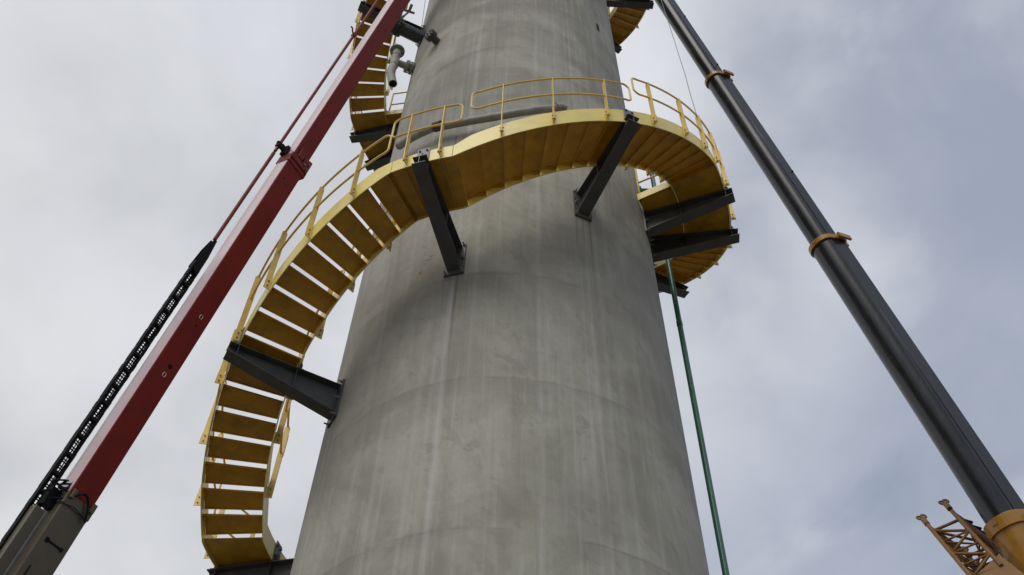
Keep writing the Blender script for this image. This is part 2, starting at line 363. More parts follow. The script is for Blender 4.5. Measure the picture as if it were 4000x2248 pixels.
stair = empty('spiral_staircase', (0, 0, 6), 'yellow steel spiral staircase winding up round the concrete tower', 'staircase')
def strip(name, rf, a0, a1, thick, zlo, zhi, material, parent, step=1.1, zf=None, label=None):
    n = max(2, int((a1 - a0) / step) + 1); vs = []
    for i in range(n + 1):
        a = a0 + (a1 - a0) * i / n; r = rf(a); lo, hi = zlo(a), zhi(a)
        vs += [P(r, a, lo), P(r + thick, a, lo), P(r + thick, a, hi), P(r, a, hi)]
    m_ = MB(); fs = [(0, 1, 2, 3), tuple(n * 4 + q for q in (3, 2, 1, 0))]
    for i in range(n):
        b = i * 4; fs += [(b + q, b + (q + 1) % 4, b + 4 + (q + 1) % 4, b + 4 + q) for q in range(4)]
    m_.add(vs, fs, True); o = m_.build(name, material, parent)
    if label: o['label'] = label
    return o
JO = [150, 166, 205, 252.5, 295, 338, 391, 429, 512.4, 524.2, 565, 612, 655, 700, 755]
segs = [(150, 174.9), (175.1, 246), (246.2, 258.3), (258.5, 329.5), (329.7, 353.4), (353.6, 417.9), (418.1, 439.9), (440.1, 512.9), (513.1, 531.9), (532.1, 605.9), (606.1, 617.9), (618.1, 689.9), (690.1, 713.9), (714.1, 770)]
for a0, a1 in segs:
    strip('outer_stringer', ro, a0 - 0.04, a1 + 0.04, 0.012, zb, lambda a: zb(a) + hs(a), M_yel, stair)
    strip('inner_stringer', lambda a: ri(a) - 0.012, a0 - 0.04, a1 + 0.04, 0.012, zb, lambda a: zb(a) + hs(a), M_yel, stair)
def plate(m_, a0, a1, z, t, r0=None, r1=None, lip0=0.0, lip1=0.0, n=4, lt=0.006):
    def rr(a): return (Rz(z) + GI + 0.002, Rz(z) + GI + WD - 0.002) if r0 is None else (r0, r1)
    vs = []
    for i in range(n + 1):
        a = a0 + (a1 - a0) * i / n; q0, q1 = rr(a)
        vs += [P(q0, a, z), P(q1, a, z), P(q1, a, z + t), P(q0, a, z + t)]
    fs = [(0, 1, 2, 3), tuple(n * 4 + q for q in (3, 2, 1, 0))]
    for i in range(n):
        b = i * 4; fs += [(b + q, b + (q + 1) % 4, b + 4 + (q + 1) % 4, b + 4 + q) for q in range(4)]
    m_.add(vs, fs)
    for a, h, s in ((a0, lip0, 1), (a1, lip1, -1)):
        if h:
            q0, q1 = rr(a); t_ = P(1, a + 90, 0) * lt * s
            zz = z - abs(h) if h > 0 else z + t
            p = [P(q0, a, zz), P(q1, a, zz), P(q1, a, zz + abs(h)), P(q0, a, zz + abs(h))]
            m_.prism(p, t_)
DA = 4.4206
def tread_mesh(a1, zz, lap):
    """folded pan tread ending (back edge) at bearing a1: flat, a rounded drop nosing in front, a small upstand behind"""
    a0 = a1 - DA - lap; m_ = MB(); n = 7
    prof = [(0.07, -0.114), (0.0, -0.112), (0.0, -0.108)] + [(f, -0.106 * (1 - f / 0.9) ** 2) for f in (0.03, 0.08, 0.14, 0.2, 0.27, 0.35, 0.45, 0.55, 0.65, 0.75, 0.9)] + [(0.955, 0.0), (0.96, -0.030), (1.0, -0.030)]
    q0, q1 = Rz(zz) + GI + 0.003, Rz(zz) + GI + WD - 0.003
    vs = []; k = len(prof)
    for f, dz in prof:
        a = a0 + (a1 - a0) * f; vs += [P(q0, a, zz + dz), P(q1, a, zz + dz), P(q1, a, zz + dz + 0.007), P(q0, a, zz + dz + 0.007)]
    fs = [(0, 1, 2, 3), tuple((k - 1) * 4 + q for q in (3, 2, 1, 0))]
    for i in range(k - 1):
        b = i * 4; fs += [(b + q, b + (q + 1) % 4, b + 4 + (q + 1) % 4, b + 4 + q) for q in range(4)]
    m_.add(vs, fs, True)
    # end angles welded under the plate
    for r_ in (q0 + 0.02, q1 - 0.02):
        am = a0 + (a1 - a0) * 0.55; m_.frame_box(P(r_, am, zz - 0.016), P(0.018, am, 0), P((a1 - a0) * 0.30 * pi / 180 * r_, am + 90, 0), V((0, 0, 0.015)))
    return m_
rest = MB()
def flight(a_start, n, hidden=()):
    for k in range(1, n + 1):
        a = a_start + DA * k; z = zb(a) + 0.052
        tm = tread_mesh(a, z, 0.1 if a < 250 or a > 520 else (0.55 if k < 5 else 0.3))
        am = a % 360
        if 48 < am < 122 or (a > 590 and a < 690):
            o = len(rest.v); rest.v += tm.v; rest.f += [tuple(i + o for i in f) for f in tm.f]; rest.sm += tm.sm
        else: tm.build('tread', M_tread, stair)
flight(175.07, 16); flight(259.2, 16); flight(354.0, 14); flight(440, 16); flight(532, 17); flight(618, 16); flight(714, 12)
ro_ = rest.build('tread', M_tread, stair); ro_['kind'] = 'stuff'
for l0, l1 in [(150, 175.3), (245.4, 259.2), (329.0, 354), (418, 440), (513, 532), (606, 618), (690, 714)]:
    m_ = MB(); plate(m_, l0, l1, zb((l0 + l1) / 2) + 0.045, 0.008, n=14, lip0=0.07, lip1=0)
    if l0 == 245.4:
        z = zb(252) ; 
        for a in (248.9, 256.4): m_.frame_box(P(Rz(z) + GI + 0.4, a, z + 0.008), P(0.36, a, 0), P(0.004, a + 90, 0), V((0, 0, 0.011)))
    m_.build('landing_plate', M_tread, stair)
# platform extensions that reach in to the shell
for l0, l1 in [(330.1, 352.5), (514, 530.6)]:
    z = zb((l0 + l1) / 2); m_ = MB()
    plate(m_, l0, l1, z + 0.02, 0.008, r0=Rz(z) + 0.03, r1=Rz(z) + GI - 0.014, n=12); m_.build('landing_plate', M_tread, stair)
    for e in (l0, l1):
        m_ = MB(); t_ = P(0.006, e + 90, 0); m_.prism([P(Rz(z) + 0.02, e, z) - t_, P(Rz(z) + GI - 0.014, e, z) - t_, P(Rz(z) + GI - 0.014, e, z + 0.18) - t_, P(Rz(z) + 0.02, e, z + 0.18) - t_], t_ * 2)
        o = m_.build('platform_edge_beam', M_yel, stair)
        for bz in (0.07, 0.18): pass

# handrails
def hr_panel(a0, a1, posts, side, off=(1.40, 1.08), mid=0.5, ends=(1, 1), zf=None):
    """one rail panel: a bent loop of pipe carried by flat bar posts bolted to the stringer's face"""
    if side > 0: rb = lambda a: ro(a) + 0.012
    else: rb = lambda a: ri(a) - 0.012
    z_at = zf or zb
    rr = lambda a: rb(a) + side * 0.052
    ztop = lambda a: z_at(a) + off[0] + (off[1] - off[0]) * (a - a0) / (a1 - a0)
    r_t = 0.0155
    da = 0.10 / ((ro(a0) if side > 0 else ri(a0))) * 180 / pi
    path = []
    n = max(4, int((a1 - a0) / 1.5))
    for i in range(n + 1): 
        a = a0 + da + (a1 - a0 - 2 * da) * i / n; path.append((a, ztop(a), 0))
    def corner(ac, zc_, sa, sz):   # quarter arcs handled by dense points
        pass
    top = [(a, z) for a, z, _ in path]
    bot = [(a, z - mid) for a, z, _ in reversed(path)]
    def endcap(a, z, s):
        o = []
        for i in range(1, 6):
            t = i / 6 * pi / 2; o.append((a + s * da * sin(t), z - 0.10 * (1 - cos(t))))
        zlow = z - mid
        o.append((a + s * da, z - 0.10)); o.append((a + s * da, zlow + 0.10))
        for i in range(1, 6):
            t = i / 6 * pi / 2; o.append((a + s * da * cos(t), zlow + 0.10 * (1 - sin(t))))
        return o
    aE, zE = top[-1]; aS, zS = top[0]
    loop = top + endcap(aE, zE, 1) + bot + list(reversed(endcap(aS, zS, -1)))
    m_ = MB(); m_.tube([P(rr(a), a, z) for a, z in loop], r_t, 8, closed=True)
    hrl = m_.build('handrail', M_rail, stair)
    for a in posts:
        m_ = MB(); r_ = rb(a) + side * 0.016; n_ = P(side, a, 0); t_ = P(1, a + 90, 0)
        zt = ztop(a) + 0.012; zl = z_at(a) + 0.05; w = 0.078
        o_ = P(r_, a, 0)
        pts = [o_ + V((0, 0, zl)), o_ + n_ * w + V((0, 0, zl)), o_ + n_ * w + V((0, 0, zt - 0.05)), o_ + n_ * w * 0.6 + V((0, 0, zt)), o_ + n_ * w * 0.3 + V((0, 0, zt)), o_ + V((0, 0, zt - 0.06))]
        m_.prism([q - t_ * 0.006 for q in pts], t_ * 0.012)
        # foot cleat on the stringer face
        m_.prism([q - t_ * 0.006 + t_ * 0.014 for q in [P(rb(a) + side * 0.003, a, zl - 0.03), P(rb(a) + side * 0.003, a, zl - 0.03) + n_ * 0.095, P(rb(a) + side * 0.003, a, zl + 0.16) + n_ * 0.095, P(rb(a) + side * 0.003, a, zl + 0.16)]], t_ * 0.008)
        po = m_.build('post', M_rail, hrl)
        for dz in (0.02, 0.11):
            b_ = MB(); c = P(rb(a), a, zl + dz) + n_ * 0.055
            b_.tube([c - t_ * 0.022, c + t_ * 0.034], 0.011, 6); b_.build('bolt', M_bolt, hrl)
    return hrl
PAN = [(152, 172.5, [157, 169.6], None), (173.5, 205.8, [181, 191.3, 201.5], None), (207.2, 245.0, [209, 218.6, 229, 238.6], None)]
PAN2 = [(261.3, 295.7, [267.5, 277.6, 289.2], (1.46, 1.09)), (296.9, 331.0, [301.4, 312.0, 320.9, 329.0], (1.36, 1.0)), (332.2, 352.5, [336.5, 347.0], (1.2, 1.2)),
        (353.6, 384, [358, 369, 379], None), (385.2, 417, [390, 401, 412], None), (475, 511.5, [480, 491, 502], None), (513, 531, [517, 526], (1.2, 1.2)), (532.5, 562.5, [537.5, 547.6, 558], None), (563.5, 604, [568, 578.5, 589, 600], None),
        (619.5, 652, [625, 636, 647], None), (690.5, 713.0, [695, 707], (1.2, 1.2)), (714.5, 745, [719, 730, 741], None)]
for a0, a1, ps, of in PAN + PAN2:
    hr_panel(a0, a1, ps, 1, of or (1.40, 1.06))
hr_panel(245.1, 259.6, [249.2, 256.0], 1, (1.31, 1.31), zf=lambda a: 10.72)
for a0, a1, ps, of in [(180.5, 196.8, [183, 193.6], None), (198.0, 221, [202.5, 215.5], None), (222.5, 245, [226.5, 237.5], None), (300, 328.5, [305, 316, 325], (1.2, 1.0)), (472, 500, [476, 487, 497], None), (532.5, 562.5, [537, 548, 559], None), (563.5, 604, [568, 579, 590], None), (714.5, 745, [719, 730, 741], None)]:
    hr_panel(a0, a1, ps, -1, of or (1.36, 1.08))
# short gates of rail along the platform edges, from the stringer in to the shell
for e, zc in ((331.0, 13.87), (529.6, 19.84)):
    m_ = MB(); r1 = Rz(zc) + GI - 0.06; r0 = Rz(zc + 1) + 0.06
    for r in (r0, r1): m_.tube([P(r, e, zc), P(r, e, zc + 1.12)], 0.02, 8)
    for h in (0.56, 1.12): m_.tube([P(r0, e, zc + h), P(r1, e, zc + h)], 0.017, 8)
    m_.build('handrail', M_rail, stair)

# ------------------------------------------------------------------ brackets
BR = [(166.0, 7.70, 'dark steel bracket at the bottom of the picture under the lowest landing'),
      (153.5, 7.70, 'dark steel bracket hidden low behind the bottom landing, left of the tower'),
      (208.3, 9.10, 'dark grey steel bracket crossing the open treads on the left edge of the tower'),
      (252.6, 10.70, 'dark grey steel bracket under the flat landing on the front left of the tower'),
      (295.0, 12.34, 'dark steel bracket under the crest of the stairs on the front right'),
      (338.4, 13.83, 'upper one of the two dark brackets under the right side landing'),
      (350.8, 13.83, 'lower one of the two dark brackets under the right side landing'),
      (386.8, 15.27, 'dark bracket poking out behind the green pipe at the right'),
      (429.0, 16.70, 'dark bracket behind the tower'),
      (512.6, 19.80, 'lower left dark bracket end under the upper left landing behind the handrail'),
      (524.4, 19.80, 'dark bracket under the upper left landing with its flange ends showing against the sky'),
      (563.5, 0, 'dark bracket at the top left partly hidden behind the red boom'),
      (612.0, 23.08, 'dark bracket high on the front of the tower above the frame'),
      (366.2 + 360, 0, 'dark bracket across the top right edge beside the grey boom'),
      (395.5 + 360, 0, 'small dark bracket end low on the top right curve of the stairs')]
def bracket(a, z, label, detail=True):
    b = empty('support_bracket', P(Rz(z), a, z), label, 'bracket', 'steel brackets carrying the spiral staircase')
    n_ = P(1, a, 0); t_ = P(1, a + 90, 0); Z = V((0, 0, 1)); r0 = Rz(z) + 0.03; r1 = Rz(z) + LB
    c0 = n_ * r0; c1 = n_ * r1; hw = 0.095; ft = 0.012; d1, d0 = 0.17, 0.50
    zt = z - 0.004
    m_ = MB()
    m_.prism([c0 - t_ * hw + Z * (zt - ft), c1 - t_ * hw + Z * (zt - ft), c1 - t_ * hw + Z * zt, c0 - t_ * hw + Z * zt], t_ * hw * 2)
    m_.build('top_flange', M_steel, b)
    m_ = MB()
    m_.prism([c0 - t_ * hw + Z * (zt - d0), c1 - t_ * hw + Z * (zt - d1), c1 - t_ * hw + Z * (zt - d1 + ft), c0 - t_ * hw + Z * (zt - d0 + ft)], t_ * hw * 2)
    m_.build('bottom_flange', M_steel, b)
    m_ = MB()
    m_.prism([c0 - t_ * 0.005 + Z * (zt - d0 + ft), c1 - n_ * 0.002 - t_ * 0.005 + Z * (zt - d1 + ft), c1 - n_ * 0.002 - t_ * 0.005 + Z * (zt - ft), c0 - t_ * 0.005 + Z * (zt - ft)], t_ * 0.01)
    # stiffeners
    for r in (Rz(z) + GI, Rz(z) + GI + WD):
        dd = d0 + (d1 - d0) * (r - r0) / (r1 - r0)
        for s in (-1, 1): m_.frame_box(n_ * r + t_ * s * 0.045 + Z * (zt - dd / 2), n_ * 0.004, t_ * 0.04, Z * (dd / 2 - ft))
    m_.build('web', M_steel, b)
    m_ = MB(); tilt = KT
    pts = [n_ * (Rz(z) + 0.026) - t_ * 0.14 + Z * (z + 0.07), n_ * (Rz(z) + 0.026) + t_ * 0.14 + Z * (z + 0.07), n_ * (Rz(z) + 0.03) + t_ * 0.14 + Z * (z - 0.60), n_ * (Rz(z) + 0.03) - t_ * 0.14 + Z * (z - 0.60)]
    m_.prism([p - n_ * 0.05 for p in pts], n_ * 0.052)
    bp = m_.build('base_plate', M_steel, b)
    for dz in (0.03, -0.27, -0.56):
        for s in (-1, 1):
            if dz == -0.27 and False: continue
            k = MB(); c = n_ * (Rz(z) + 0.028) + t_ * s * 0.115 + Z * (z + dz)
            k.tube([c, c + n_ * 0.018], 0.022, 6); k.tube([c + n_ * 0.018, c + n_ * 0.06], 0.011, 8)
            k.build('bolt', M_galv, bp)
    for r, s in ((ro_at(a, z) + 0.013, 1), (Rz(z) + GI - 0.013, -1)):
        k = MB(); hh = 0.33 if True else 0; c = n_ * (r + s * 0.007) + Z * (z + hh / 2 + 0.004)
        k.frame_box(c, n_ * 0.006, t_ * 0.085, Z * hh / 2)
        k.frame_box(n_ * (r + s * 0.035) + Z * (z + 0.005), n_ * 0.034, t_ * 0.085, Z * 0.005)
        k.frame_box(n_ * (r + s * 0.035) + Z * (z + 0.09), n_ * 0.022, t_ * 0.004, Z * 0.08)
        lug = k.build('splice_plate', M_galv if s > 0 else M_steel, b)
        for dz in (0.12, 0.27):
            for q in (-0.05, 0.05):
                k = MB(); cc = n_ * (r + s * 0.013) + t_ * q + Z * (z + dz); k.tube([cc, cc + n_ * s * 0.022], 0.016, 6); k.build('bolt', M_steel, lug)
    return b
def ro_at(a, z): return Rz(z) + GI + WD
for a, z, lab in BR:
    if z == 0: z = zb(a) - 0.02
    bracket(a, z, lab)

# ------------------------------------------------------------------ pixels (4000 wide) to points, used only to survey where things stand
FP = 3731.7
def px(x, y, d):
    q = FW * FP + RX * (x - 2000) - UY * (y - 1124)
    return CAM + q.normalized() * d
def proj(p):
    v = V(p) - CAM; return (2000 + FP * v.dot(RX) / v.dot(FW), 1124 - FP * v.dot(UY) / v.dot(FW))

# ------------------------------------------------------------------ green standpipe
gp = empty('green_standpipe', P(2.925, 5.6, HG), 'tall green vertical pipe rising at the right of the tower past the stairs', 'pipe')
gx = lambda z: P(2.925, 5.6, z)
m_ = MB(); m_.tube([gx(HG), gx(5.0), gx(10.0), gx(14.0), gx(17.45)], 0.047, 16); m_.build('riser', M_green, gp)
for z in (7.2, 12.4): 
    m_ = MB(); m_.tube([gx(z - 0.05), gx(z + 0.05)], 0.053, 16); m_.build('coupling', M_green, gp)
m_ = MB(); m_.tube([gx(16.55), P(Rz(16.5), 5.6, 16.5)], 0.05, 14); m_.tube([P(Rz(16.5) + 0.12, 5.6, 16.5), P(Rz(16.5) + 0.16, 5.6, 16.5)], 0.10, 16); m_.tube([P(Rz(16.5) + 0.12, 5.6, 16.52), P(Rz(16.5) + 0.12, 5.6, 16.75)], 0.035, 10); m_.build('branch', M_green, gp)
m_ = MB(); m_.tube([gx(17.40), gx(17.46)], 0.105, 18); m_.tube([gx(17.49), gx(17.55)], 0.105, 18); m_.build('flange', M_dkpipe, gp)

# ------------------------------------------------------------------ valve, tee pipe, blind flange, loose pipe
def bolts_ring(k, c, ax, R_, n, r, h):
    ax = ax.normalized(); u = ax.orthogonal().normalized(); w = ax.cross(u)
    for i in range(n):
        q = c + (u * cos(2 * pi * (i + .5) / n) + w * sin(2 * pi * (i + .5) / n)) * R_
        k.tube([q - ax * h, q + ax * h], r, 6)
av, zv = 206.5, 20.55
n_ = P(1, av, 0); t_ = P(1, av + 90, 0); Z = V((0, 0, 1)); vb = P(Rz(zv), av, zv)
gv = empty('gate_valve', vb, 'dark pipe stub with bolted gate valve and raised handle beside the red boom', 'valve')
m_ = MB(); m_.tube([vb - n_ * 0.1, vb + n_ * 0.52], 0.155, 24); m_.build('pipe_stub', M_dkpipe, gv)
m_ = MB(); m_.tube([vb + n_ * 0.005 - n_ * 0.03, vb + n_ * 0.03], 0.20, 24); m_.build('wall_plate', M_steel, gv)
for k0 in (0.52, 0.66):
    m_ = MB(); m_.tube([vb + n_ * k0, vb + n_ * (k0 + 0.05)], 0.215, 24); bolts_ring(m_, vb + n_ * (k0 + 0.025), n_, 0.185, 10, 0.016, 0.055); m_.build('flange', M_dkpipe, gv)
m_ = MB(); m_.frame_box(vb + n_ * 0.615 + Z * 0.06, n_ * 0.042, t_ * 0.15, Z * 0.24); m_.frame_box(vb + n_ * 0.615 + Z * 0.33, n_ * 0.06, t_ * 0.11, Z * 0.03); m_.build('valve_body', M_dkpipe, gv, bevel=0.01)
m_ = MB(); c = vb + n_ * 0.615 + Z * 0.33; m_.tube([c, c + Z * 0.36 - n_ * 0.08], 0.028, 10); m_.tube([c + Z * 0.36 - n_ * 0.08, c + Z * 0.72 - n_ * 0.17], 0.022, 10); m_.build('stem', M_galv, gv)
m_ = MB(); hc = c + Z * 0.73 - n_ * 0.17; m_.tube([hc - n_ * 0.13 + Z * 0.05, hc, hc + n_ * 0.10 - t_ * 0.04 + Z * 0.05], 0.03, 8); m_.tube([hc + t_ * 0.13 + Z * 0.13, hc], 0.035, 8); m_.build('handle', M_pipe, gv)
m_ = MB(); c = vb + n_ * 0.80 - Z * 0.10; m_.tube([c + Z * 0.06, c - Z * 0.10], 0.06, 12); m_.tube([c - Z * 0.10, c - Z * 0.24 + t_ * 0.02], 0.04, 10); m_.tube([c - Z * 0.24, c - Z * 0.62], 0.022, 8); m_.build('drain_pipe', M_pipe, gv)

at, zt_ = 203.0, 19.25
n_ = P(1, at, 0); t_ = P(1, at + 90, 0); tb = P(Rz(zt_), at, zt_); bc = tb + n_ * 0.44
tp = empty('drain_tee_pipe', tb, 'grey tee pipe on the tower with a bolted top flange and open end bent downward', 'pipe')
m_ = MB(); m_.tube([tb - n_ * 0.05, bc], 0.078, 18); m_.build('branch', M_pipe, tp)
for k0 in (0.03, 0.13):
    m_ = MB(); m_.tube([tb + n_ * k0, tb + n_ * (k0 + 0.045)], 0.145, 20); bolts_ring(m_, tb + n_ * (k0 + 0.02), n_, 0.12, 8, 0.014, 0.05); m_.build('flange', M_pipe, tp)
m_ = MB(); pts = [bc + Z * 0.50, bc + Z * 0.25, bc, bc - Z * 0.20, bc - Z * 0.40 + n_ * 0.02, bc - Z * 0.62 + n_ * 0.01, bc - Z * 0.82 - n_ * 0.03, bc - Z * 1.0 - n_ * 0.075]
m_.tube(pts, 0.092, 20, cap=False); m_.ring(pts[-1] + Z * 0.02, pts[-1] - Z * 0.0 - n_ * 0.003, 0.0925, 0.078); m_.build('body', M_pipe, tp)
m_ = MB(); m_.tube([p for p in pts[3:-1]] + [pts[-1] + Z * 0.015], 0.084, 16); m_.build('bore', M_black, tp)
m_ = MB()
for z in (0.24, -0.22): m_.tube([bc + Z * (z - 0.012), bc + Z * (z + 0.012)], 0.096, 20)
m_.build('weld_band', M_rust, tp)
m_ = MB(); fc = bc + Z * 0.50; m_.ring(fc, fc + Z * 0.035, 0.165, 0.09, 28); bolts_ring(m_, fc + Z * 0.017, Z, 0.135, 8, 0.013, 0.035); m_.build('flange', M_pipe, tp)

ab, zB = 226.8, 18.85
n_ = P(1, ab, 0); bb = P(Rz(zB), ab, zB)
bf = empty('blind_flange', bb, 'small dark round bolted flange standing off the upper left of the tower', 'flange')
m_ = MB(); m_.tube([bb - n_ * 0.05, bb + n_ * 0.16], 0.085, 20); m_.build('pipe_stub', M_steel, bf)
m_ = MB(); m_.tube([bb + n_ * 0.155, bb + n_ * 0.195], 0.135, 24); m_.tube([bb + n_ * 0.205, bb + n_ * 0.245], 0.135, 24); m_.build('flange_plate', M_steel, bf)
for i in range(8):
    k = MB(); u = n_.orthogonal().normalized(); w = n_.cross(u); q = bb + n_ * 0.2 + (u * cos(pi * i / 4) + w * sin(pi * i / 4)) * 0.108; k.tube([q - n_ * 0.075, q + n_ * 0.075], 0.02, 6); k.build('bolt', M_steel, bf)

lp = empty('drain_pipe', P(2.6, 250, 14.1), 'grey pipe with rusty joints lying round the tower front just above the stairs', 'pipe')
pts = [(221.5, 14.55), (226, 14.46), (231, 14.38), (236, 14.31), (240.5, 14.26)]
zf = lambda z: Rz(z) + 0.2
m_ = MB(); m_.tube([P(zf(z), a, z) for a, z in pts], 0.07, 16, cap=False); m_.ring(P(zf(14.55), 221.4, 14.555), P(zf(14.55), 221.9, 14.54), 0.074, 0.058); m_.build('pipe_length', M_pipe, lp)
m_ = MB(); m_.tube([P(zf(z), a, z) for a, z in pts[:2]], 0.06, 12); m_.build('bore', M_black, lp)
pts = [(241, 14.25), (248, 14.13), (256, 14.07), (264, 14.10), (272, 14.24), (280, 14.45), (285, 14.60)]
m_ = MB(); m_.tube([P(zf(z) - 0.02, a, z) for a, z in pts], 0.066, 16); m_.build('pipe_length', M_pipe, lp)
m_ = MB(); m_.tube([P(zf(z), a, z) for a, z in [(285, 14.6), (287.5, 14.66), (289.3, 14.64)]], 0.078, 14); m_.build('elbow', M_pipe, lp)
m_ = MB(); m_.tube([P(zf(z), a, z) for a, z in [(239.8, 14.27), (242.6, 14.225)]], 0.088, 14); m_.frame_box(P(zf(14.25), 239.6, 14.38), P(0.02, 239.6, 0), P(0.05, 329.6, 0), V((0, 0, 0.03))); m_.build('coupling', M_rust, lp)

# ------------------------------------------------------------------ booms
def basis(a, b):
    ax = (b - a).normalized(); u = -Z - ax * (-Z).dot(ax); u = u.normalized(); s = ax.cross(u)
    return ax, u, s      # u = underside normal
def loft(name, A, ax, u, s, t0, t1, prof, material, parent, smooth=False, mats=None, caps=True, face_mat=None):
    n = len(prof); vs = []
    for t in (t0, t1): vs += [A + ax * t + s * x + u * y for x, y in prof]
    m_ = MB(); m_.add(vs, [(i, (i + 1) % n, (i + 1) % n + n, i + n) for i in range(n)], smooth)
    if caps: m_.add(vs, [tuple(range(n - 1, -1, -1)), tuple(range(n, 2 * n))])
    o = m_.build(name, material, parent)
    return o
def rbox(w, h, r, k=3):
    o = []
    for cx, cy, a0 in ((w - r, h - r, 0), (-w + r, h - r, 90), (-w + r, -h + r, 180), (w - r, -h + r, 270)):
        for i in range(k + 1):
            a = rad(a0 + 90 * i / k); o.append((cx + r * cos(a), cy + r * sin(a)))
    return o
def tpix(A, ax, x, y):      # parameter along the line A+ax*t nearest the sight line through a pixel
    d = (px(x, y, 1) - CAM).normalized(); w0 = A - CAM; b = ax.dot(d); D = ax.dot(w0); E_ = d.dot(w0)
    return (b * E_ - D) / (1 - b * b)
# red crane
A = px(292, 1955, 11.0); B = px(1077.8, 744.6, 13.75); ax, u, s = basis(A, B)
if s.dot(V((1, 1, 0))) < 0: s = -s
# s points away to the right, -s is the side that faces left and the camera
tg = (HG - A.z) / ax.z
rc = empty('mobile_crane', A + ax * (tg + 0.6), 'red telescopic crane boom with a pale glare-painted side and black cable chain, left of the tower', 'crane')
tc_ = tpix(A, ax, 1165, 665)          # collar
hb, hh_ = 0.157, 0.118
loft('boom_section', A, ax, u, s, -0.4, tc_ + 0.05, rbox(hb, hh_, 0.012), M_red, rc)
loft('boom_section', A, ax, u, s, tc_ - 0.3, tc_ + 9.5, rbox(hb * 0.86, hh_ * 0.86, 0.010), M_red, rc)
# added thin plates: sky glare painted pale on the left flank of both sections
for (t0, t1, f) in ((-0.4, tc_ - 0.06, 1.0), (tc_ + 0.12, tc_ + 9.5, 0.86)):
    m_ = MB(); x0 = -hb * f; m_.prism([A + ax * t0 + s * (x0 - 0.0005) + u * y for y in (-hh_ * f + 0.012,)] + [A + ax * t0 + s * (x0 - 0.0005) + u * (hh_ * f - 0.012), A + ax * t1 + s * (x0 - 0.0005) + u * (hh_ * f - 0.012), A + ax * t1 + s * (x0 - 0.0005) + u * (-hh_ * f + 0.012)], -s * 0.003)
    o = m_.build('side_glare_plate', M_redside, rc); o['label'] = 'pale pink sky glare painted on the side face of the red boom'
# collar at the joint
m_ = MB(); pr = rbox(hb + 0.012, hh_ + 0.012, 0.014)
vs = [A + ax * t + s * x + u * y for t in (tc_ - 0.10, tc_ + 0.06) for x, y in pr]; n = len(pr)
m_.add(vs, [(i, (i + 1) % n, (i + 1) % n + n, i + n) for i in range(n)] + [tuple(range(n - 1, -1, -1)), tuple(range(n, 2 * n))])
m_.frame_box(A + ax * (tc_ + 0.02) + u * (hh_ + 0.022) + s * 0.0, ax * 0.045, s * (hb + 0.02), u * 0.008)
m_.frame_box(A + ax * (tc_ + 0.10) + u * (hh_ * 0.9) + s * (hb * 0.62), ax * 0.11, s * 0.05, u * 0.035)
m_.frame_box(A + ax * (tc_ + 0.12) + u * (hh_ * 0.3) + s * (hb + 0.02), ax * 0.13, s * 0.026, u * 0.08)
m_.frame_box(A + ax * (tc_ - 0.02) + u * (hh_ * 0.4) + s * (hb + 0.03), ax * 0.06, s * 0.03, u * 0.05)
m_.frame_box(A + ax * (tc_ + 0.18) + u * (hh_ * 0.88) - s * 0.02, ax * 0.08, s * 0.05, u * 0.03)
m_.build('collar', M_redpart, rc, bevel=0.004)
for q, w in ((0.06, 0.5), (0.13, 0.9), (0.02, 0.9)):
    k = MB(); c = A + ax * (tc_ + q) + u * (hh_ + 0.03) + s * hb * w; k.tube([c, c + u * 0.02], 0.012, 6); k.build('bolt', M_bolt, rc)
# guide rod along the boom
Rp = -s * (hb + 0.135) - u * (hh_ - 0.02)
tr0 = tpix(A + Rp, ax, 850, 945)
m_ = MB(); m_.tube([A + Rp + ax * tr0, A + Rp + ax * (tc_ - 0.02)], 0.026, 12); m_.build('guide_rod', M_redpart, rc)
m_ = MB(); m_.tube([A + Rp + ax * (tc_ + 0.02), A + Rp + ax * (tc_ + 9.0)], 0.024, 12); m_.build('guide_rod', M_redpart, rc)
m_ = MB(); c = A + ax * (tc_ + 0.16)
m_.frame_box(c + Rp, ax * 0.045, s * 0.036, u * 0.036); m_.frame_box(c + Rp * 0.72, ax * 0.04, s * 0.07, u * 0.03); m_.frame_box(c - s * (hb + 0.02) - u * hh_ * 0.6, ax * 0.09, s * 0.03, u * 0.05)
m_.tube([c + Rp + ax * 0.03 - s * 0.05, c + Rp + ax * 0.03 + s * 0.03], 0.028, 10)
m_.build('rod_clamp', M_black, rc, bevel=0.008)
th = tpix(A + Rp, ax, 1420, 165); m_ = MB(); c = A + Rp + ax * th
m_.tube([c, c - s * 0.06 + ax * 0.03, c - s * 0.09 + ax * 0.08, c - s * 0.13 + ax * 0.07], 0.014, 8); m_.frame_box(c, ax * 0.04, s * 0.03, u * 0.03); m_.build('hook', M_redpart, rc)
